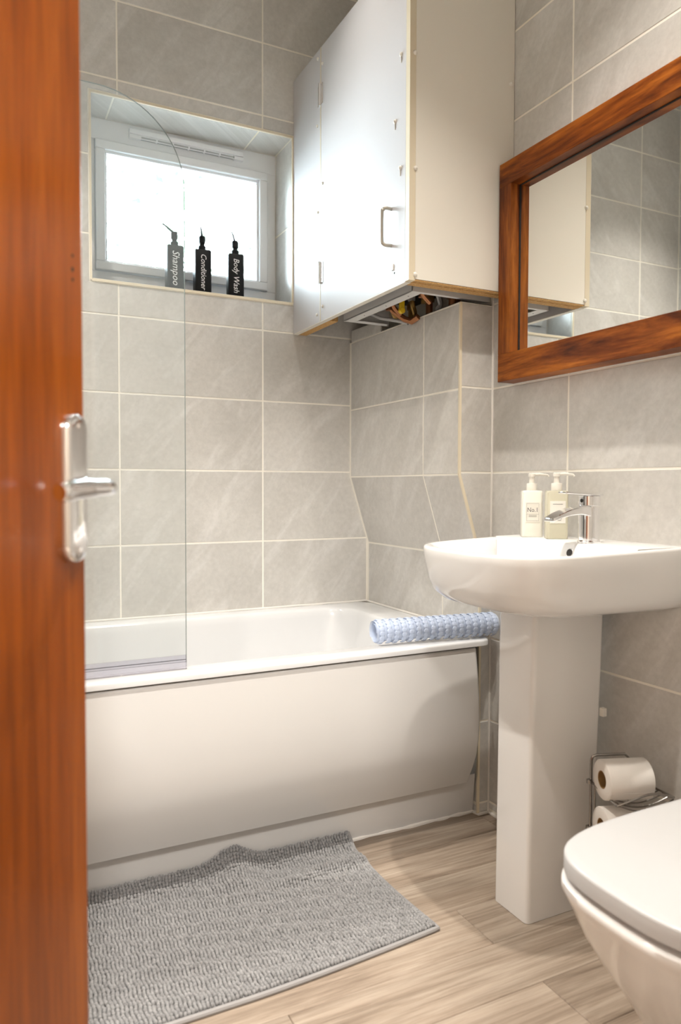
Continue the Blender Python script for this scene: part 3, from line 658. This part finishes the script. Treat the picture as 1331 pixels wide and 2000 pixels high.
# ------------------------------------------------------------------ toilet
to = thing('toilet', 'white toilet with its flat lid closed beside the basin', 'toilet', (1.1, .745, 0))
TY = .745
half = [(0, .809), (.045, .8105), (.085, .817), (.118, .831), (.143, .855), (.158, .885), (.168, .920), (.176, .975), (.180, 1.06), (.181, 1.20)]
def tl(k, dx, z, back=1.222, dw=0., kx=1):
    sm = spline([((a*k)+(dw if a > .05 else dw*a/.05), .809+(b-.809)*kx+dx, 0) for a, b in half], 4)
    pr = [(q.x, min(q.y, back)) for q in sm]; pr[-1] = (pr[-1][0], back)
    r_ = [(b, TY+a, z) for a, b in pr]; l_ = [(b, TY-a, z) for a, b in pr]
    return r_+l_[:0:-1]
MB().loft([tl(1, .002, .3905, dw=-.002), tl(1, .0, .392), tl(1, 0, .4155), tl(1, .001, .4185, dw=-.001), tl(1, .004, .4203, dw=-.004), tl(.93, .02, .4208)]).build('lid', LID, to, sharp=50)
MB().loft([tl(1, .012, .3815, dw=-.010), tl(1, .010, .3825, dw=-.009), tl(1, .010, .3895, dw=-.009), tl(1, .012, .3903, dw=-.010)]).build('seat', LID, to, sharp=60)
bb = 1.34
MB().loft([tl(.60, .150, .001, bb), tl(.60, .148, .08, bb), tl(.64, .130, .14, bb), tl(.74, .096, .195, bb), tl(.86, .057, .25, bb), tl(.94, .028, .30, bb), tl(.99, .008, .345, bb), tl(1.010, -.004, .368, bb), tl(1.008, -.003, .378, bb), tl(.99, .004, .3812, bb)]).build('bowl', CERA, to, sharp=60)
MB().loft([rrect(1.235, XG-.002, TY-.19, TY+.13, .02, z, 5) for z in (.379, .60, .74)]).build('cistern', CERA, to, bevel=.004)
MB().loft([rrect(1.225, XG-.002, TY-.20, TY+.14, .02, z, 5) for z in (.7405, .765)]).build('cistern_lid', CERA, to, bevel=.004)

# ------------------------------------------------------------------ toilet roll stand and rolls
th = math.radians(-20); DA = Vector((math.cos(th), math.sin(th), 0)); NA = Vector((math.sin(th), -math.cos(th), 0))   # along axis / towards camera
SP = Vector((1.249, 1.218, 0))      # left post
st = thing('toilet_roll_stand', 'freestanding chrome wire toilet roll stand behind the toilet', 'stand', tuple(SP))
W_ = .092
z1 = .392
frame_pts = [SP+Vector((0, 0, .003)), SP+Vector((0, 0, z1-.012)), SP+Vector((0, 0, z1-.003))+DA*.003, SP+Vector((0, 0, z1))+DA*.012, SP+Vector((0, 0, z1))+DA*(W_-.012), SP+Vector((0, 0, z1-.012))+DA*W_, SP+Vector((0, 0, .003))+DA*W_]
# rack posts sit just behind the rolls
MB().tube([q-NA*.0 for q in frame_pts], .0032, 8).build('frame_wire', WIRE, st)
MB().tube([SP+DA*.010+Vector((0, 0, z)) for z in (.003, z1-.06)], .0022, 8).build('inner_post', WIRE, st)
MB().tube([SP+Vector((0, 0, .004)), SP+NA*.09+Vector((0, 0, .004)), SP+NA*.09+DA*W_+Vector((0, 0, .004)), SP+DA*W_+Vector((0, 0, .004))], .0026, 8).build('base_wire', WIRE, st)
def cradle(zc):
    z = zc-.013
    q = lambda n, d, h: SP+NA*n+DA*d+Vector((0, 0, z+h))
    MB().tube([q(-.001, 0, 0), q(.05, .004, -.006), q(.098, .011, -.013), q(.1, .012, -.014)], .0027, 8).build('side_bar', WIRE, st)
    MB().tube([q(-.001, W_, 0), q(.03, .125, -.003), q(.085, .150, -.008)], .0027, 8).build('side_bar', WIRE, st)
    MB().tube(spline([q(.1, .012, -.014), q(.106, .036, -.003), q(.104, .075, .008), q(.096, .11, .006), q(.085, .150, -.008)], 5), .0027, 8).build('front_rim', WIRE, st)
    for k in range(5):
        n0 = .099-.017*k; n1 = .084-.013*k; d0 = .011-.0015*k; d1 = .150-.004*k
        MB().tube([q(n0+(n1-n0)*t, d0+(d1-d0)*t, -.013+.0015*k-(.019-.001*k)*math.sin(math.pi*t)) for t in np.linspace(0, 1, 15)], .0017, 6).build('cradle_wire', WIRE, st)
    MB().lathe([(.0005, -.007), (.007, -.004), (.007, .004), (.0005, .007)], q(-.001, -.003, 0), (0, 0, 1), 10).build('joint', WIRE, st)
def roll(label, zc, r, name='toilet_roll'):
    c_ = SP+NA*.052+DA*.000; c_.z = zc
    t = thing(name, label, 'toilet roll', tuple(c_), 'toilet rolls on the wire stand')
    ri = .0195; Lh = .102
    MB().lathe([(ri, 0), (r-.002, 0), (r, .002), (r, Lh-.002), (r-.002, Lh), (ri, Lh), (ri, 0)], c_, DA, 40, cap=False).build('paper', PAPER, t, sharp=60)
    o = MB(); lo = [(ri, .0005), (ri, Lh-.0005), (ri-.0015, Lh-.0005), (ri-.0015, .0005), (ri, .0005)]
    axis = DA; a = Vector((0, 0, 1)); b = axis.cross(a)
    o.loft([[c_+axis*h+(a*math.cos(2*math.pi*k/24)+b*math.sin(2*math.pi*k/24))*r__ for k in range(24)] for r__, h in lo], False, False).build('cardboard_core', CARD, t)
    # loose end of the sheet
    MB().loft([[c_+DA*h-a*math.cos(x)*(r+.0009)+NA*math.sin(x)*(r+.0009) for x in np.linspace(.75, 1.2, 6)]+[c_+DA*h-a*math.cos(x)*(r+.0002)+NA*math.sin(x)*(r+.0002) for x in np.linspace(1.2, .75, 6)] for h in (.001, Lh-.001)]).build('loose_sheet', PAPER, t)
    return t
cradle(.345); cradle(.238); cradle(.130)
roll('white toilet roll on the top cradle of the wire stand', .3565, .0435)
roll('white toilet roll half hidden behind the toilet lid', .2500, .0435)
clipo = MB().box(1.334, 1.346, 1.266, 1.278, .454, .474).build('fixing_bracket', PLAS, bas, bevel=.001)

# ------------------------------------------------------------------ chenille bath mat
bm_ = thing('chenille_bath_mat', 'grey chenille bath mat on the wood floor, edge rucked against the bath', 'bath mat', (.5, 1.58, 0))
def rug_h(x, y):                  # base height of the rug surface
    e = np.clip((y-1.74)/.07, 0, 1); h = .030*e*e*(3-2*e)
    b = np.exp(-((x-.585)/.050)**2)*np.clip((y-1.60)/.19, 0, 1)**1.6*.034
    r = np.exp(-((y-(1.665+.10*(x-.70)))/.020)**2)*np.exp(-((x-.80)/.16)**2)*.016
    r2_ = np.exp(-((y-1.75)/.03)**2)*np.exp(-((x-.70)/.06)**2)*(-.006)
    return h+b+r+r2_
RX0, RX1 = .10, .925
def rug_xy(u, v):                 # u 0..1 along x, v 0..1 from front to back
    x = RX0+(RX1-RX0)*u; y0_ = 1.322+.030*max(0, (u-.45)/.55)**1.5; y1_ = 1.797
    if True: x = x+(-.012*math.sin(math.pi*v)*u)
    return x, y0_+(y1_-y0_)*v
nu, nv = 60, 36; mb = MB(); top = []; bot = []
for j in range(nv+1):
    for i in range(nu+1):
        x, y = rug_xy(i/nu, j/nv); h = float(rug_h(x, y)); top.append((x, y, h+.006)); bot.append((x, y, max(.0008, h+.0008)))
n_ = nu+1; f = []
K = len(top)
for j in range(nv):
    for i in range(nu):
        a = j*n_+i; f.append((a, a+1, a+1+n_, a+n_)); f.append((K+a, K+a+n_, K+a+1+n_, K+a+1))
edge = [i for i in range(nu+1)]+[j*n_+nu for j in range(1, nv+1)]+[nv*n_+i for i in range(nu-1, -1, -1)]+[j*n_ for j in range(nv-1, 0, -1)]
for a, b in zip(edge, edge[1:]+edge[:1]): f.append((a, K+a, K+b, b))
mb.add(top+bot, f); mb.build('backing', HEM, bm_)
hem = [Vector((*rug_xy(i/nu, 0), .0055+float(rug_h(*rug_xy(i/nu, 0))))) for i in range(nu+1)]+[Vector((*rug_xy(1, j/nv), .0055+float(rug_h(*rug_xy(1, j/nv))))) for j in range(1, nv+1)]
MB().tube(hem, .0055, 8).build('hem', HEM, bm_)
base_v = []; base_f = []
bmi = bmesh.new(); bmesh.ops.create_icosphere(bmi, subdivisions=1, radius=1.0); bv = np.array([q.co[:] for q in bmi.verts]); bf = np.array([[q.index for q in f_.verts] for f_ in bmi.faces]); bmi.free()
VV = []; FF = []; cnt = 0; nx, ny = 104, 66
for i in range(nx):
    for j in range(ny):
        u_ = (i+.5+.18*math.sin(j*.9+i*.3))/nx; v_ = (j+.5+random.uniform(-.2, .2))/ny*.982+.012
        x, y = rug_xy(min(.993, max(.002, u_)), v_); x += random.uniform(-.0008, .0008); h = float(rug_h(x, y))
        sc = np.array([random.uniform(.0039, .0046), random.uniform(.0046, .0062), random.uniform(.0058, .0082)])
        a = random.uniform(-.35, .35); R_ = np.array([[math.cos(a), -math.sin(a), 0], [math.sin(a), math.cos(a), 0], [0, 0, 1]])
        VV.append((bv*sc) @ R_.T+np.array([x, y, h+.0105+random.uniform(-.0012, .0012)])); FF.append(bf+cnt*len(bv)); cnt += 1
me = bpy.data.meshes.new('chenille_pile'); me.from_pydata((np.concatenate(VV)-np.array([.5, 1.58, 0])).tolist(), [], np.concatenate(FF).tolist()); me.shade_smooth(); me.materials.append(CHEN)
o = bpy.data.objects.new('chenille_pile', me); C.objects.link(o); o.parent = bm_; o['kind'] = 'stuff'

# ------------------------------------------------------------------ the open door
AZ = math.radians(37.4); dd = Vector((math.sin(AZ), math.cos(AZ), 0)); dn = Vector((math.cos(AZ), -math.sin(AZ), 0))
HG = Vector((.121, .942, 0))-dd*.757
dr = bpy.data.objects.new('door_1', None); C.objects.link(dr); dr.location = HG; dr.rotation_euler = (0, 0, math.pi/2-AZ); struct(dr)
# local frame: +x along leaf to free edge, -y is the camera-side face
LW = .757
MB().box(0, LW, 0, .040, .008, 2.0).build('door_leaf', DOOR, dr, local=True, bevel=.002)
px_, pz = LW-.030, .998
def caps(w, h, y, k=10):
    out = []
    for cz_, a0 in ((h-w, 0), (-(h-w), 180)):
        for i in range(k+1):
            a = math.radians(a0+180*i/k); out.append((px_+w*math.cos(a), y, pz+cz_*.999+w*math.sin(a)))
    return out
MB().loft([caps(.0225, .088, -.0005), caps(.0225, .088, -.007), caps(.0200, .0855, -.0105), caps(.014, .079, -.0115)]).build('handle_plate', CHRO, dr, local=True, sharp=50)
MB().lathe([(.0135, 0), (.0135, .006), (.0115, .009), (.0105, .012)], (px_, -.0115, pz), (0, -1, 0), 20).build('handle_rose', CHRO, dr, local=True)
MB().tube(spline([(px_, -.014, pz), (px_-.001, -.038, pz), (px_-.010, -.055, pz+.0005), (px_-.035, -.060, pz+.001), (px_-.075, -.056, pz-.001), (px_-.105, -.050, pz-.004)], 5),
          [.0095]*6+[.0092]*6+[.0098]*6+[.0105]*4+[.0112]*3+[.009], 14).build('lever_handle', CHRO, dr, local=True)
for z_ in (.073, -.073): MB().lathe([(.0035, 0), (.003, .0015)], (px_, -.0113, pz+z_), (0, -1, 0), 10).build('plate_screw', CHRO, dr, local=True)
for z_, r in ((1.272, .0022), (1.256, .0028), (1.244, .0022)):
    MB().tube([(px_+.008, -.0003, z_), (px_+.008, .004, z_)], r, 8).build('old_screw_hole', DARK, dr, local=True)
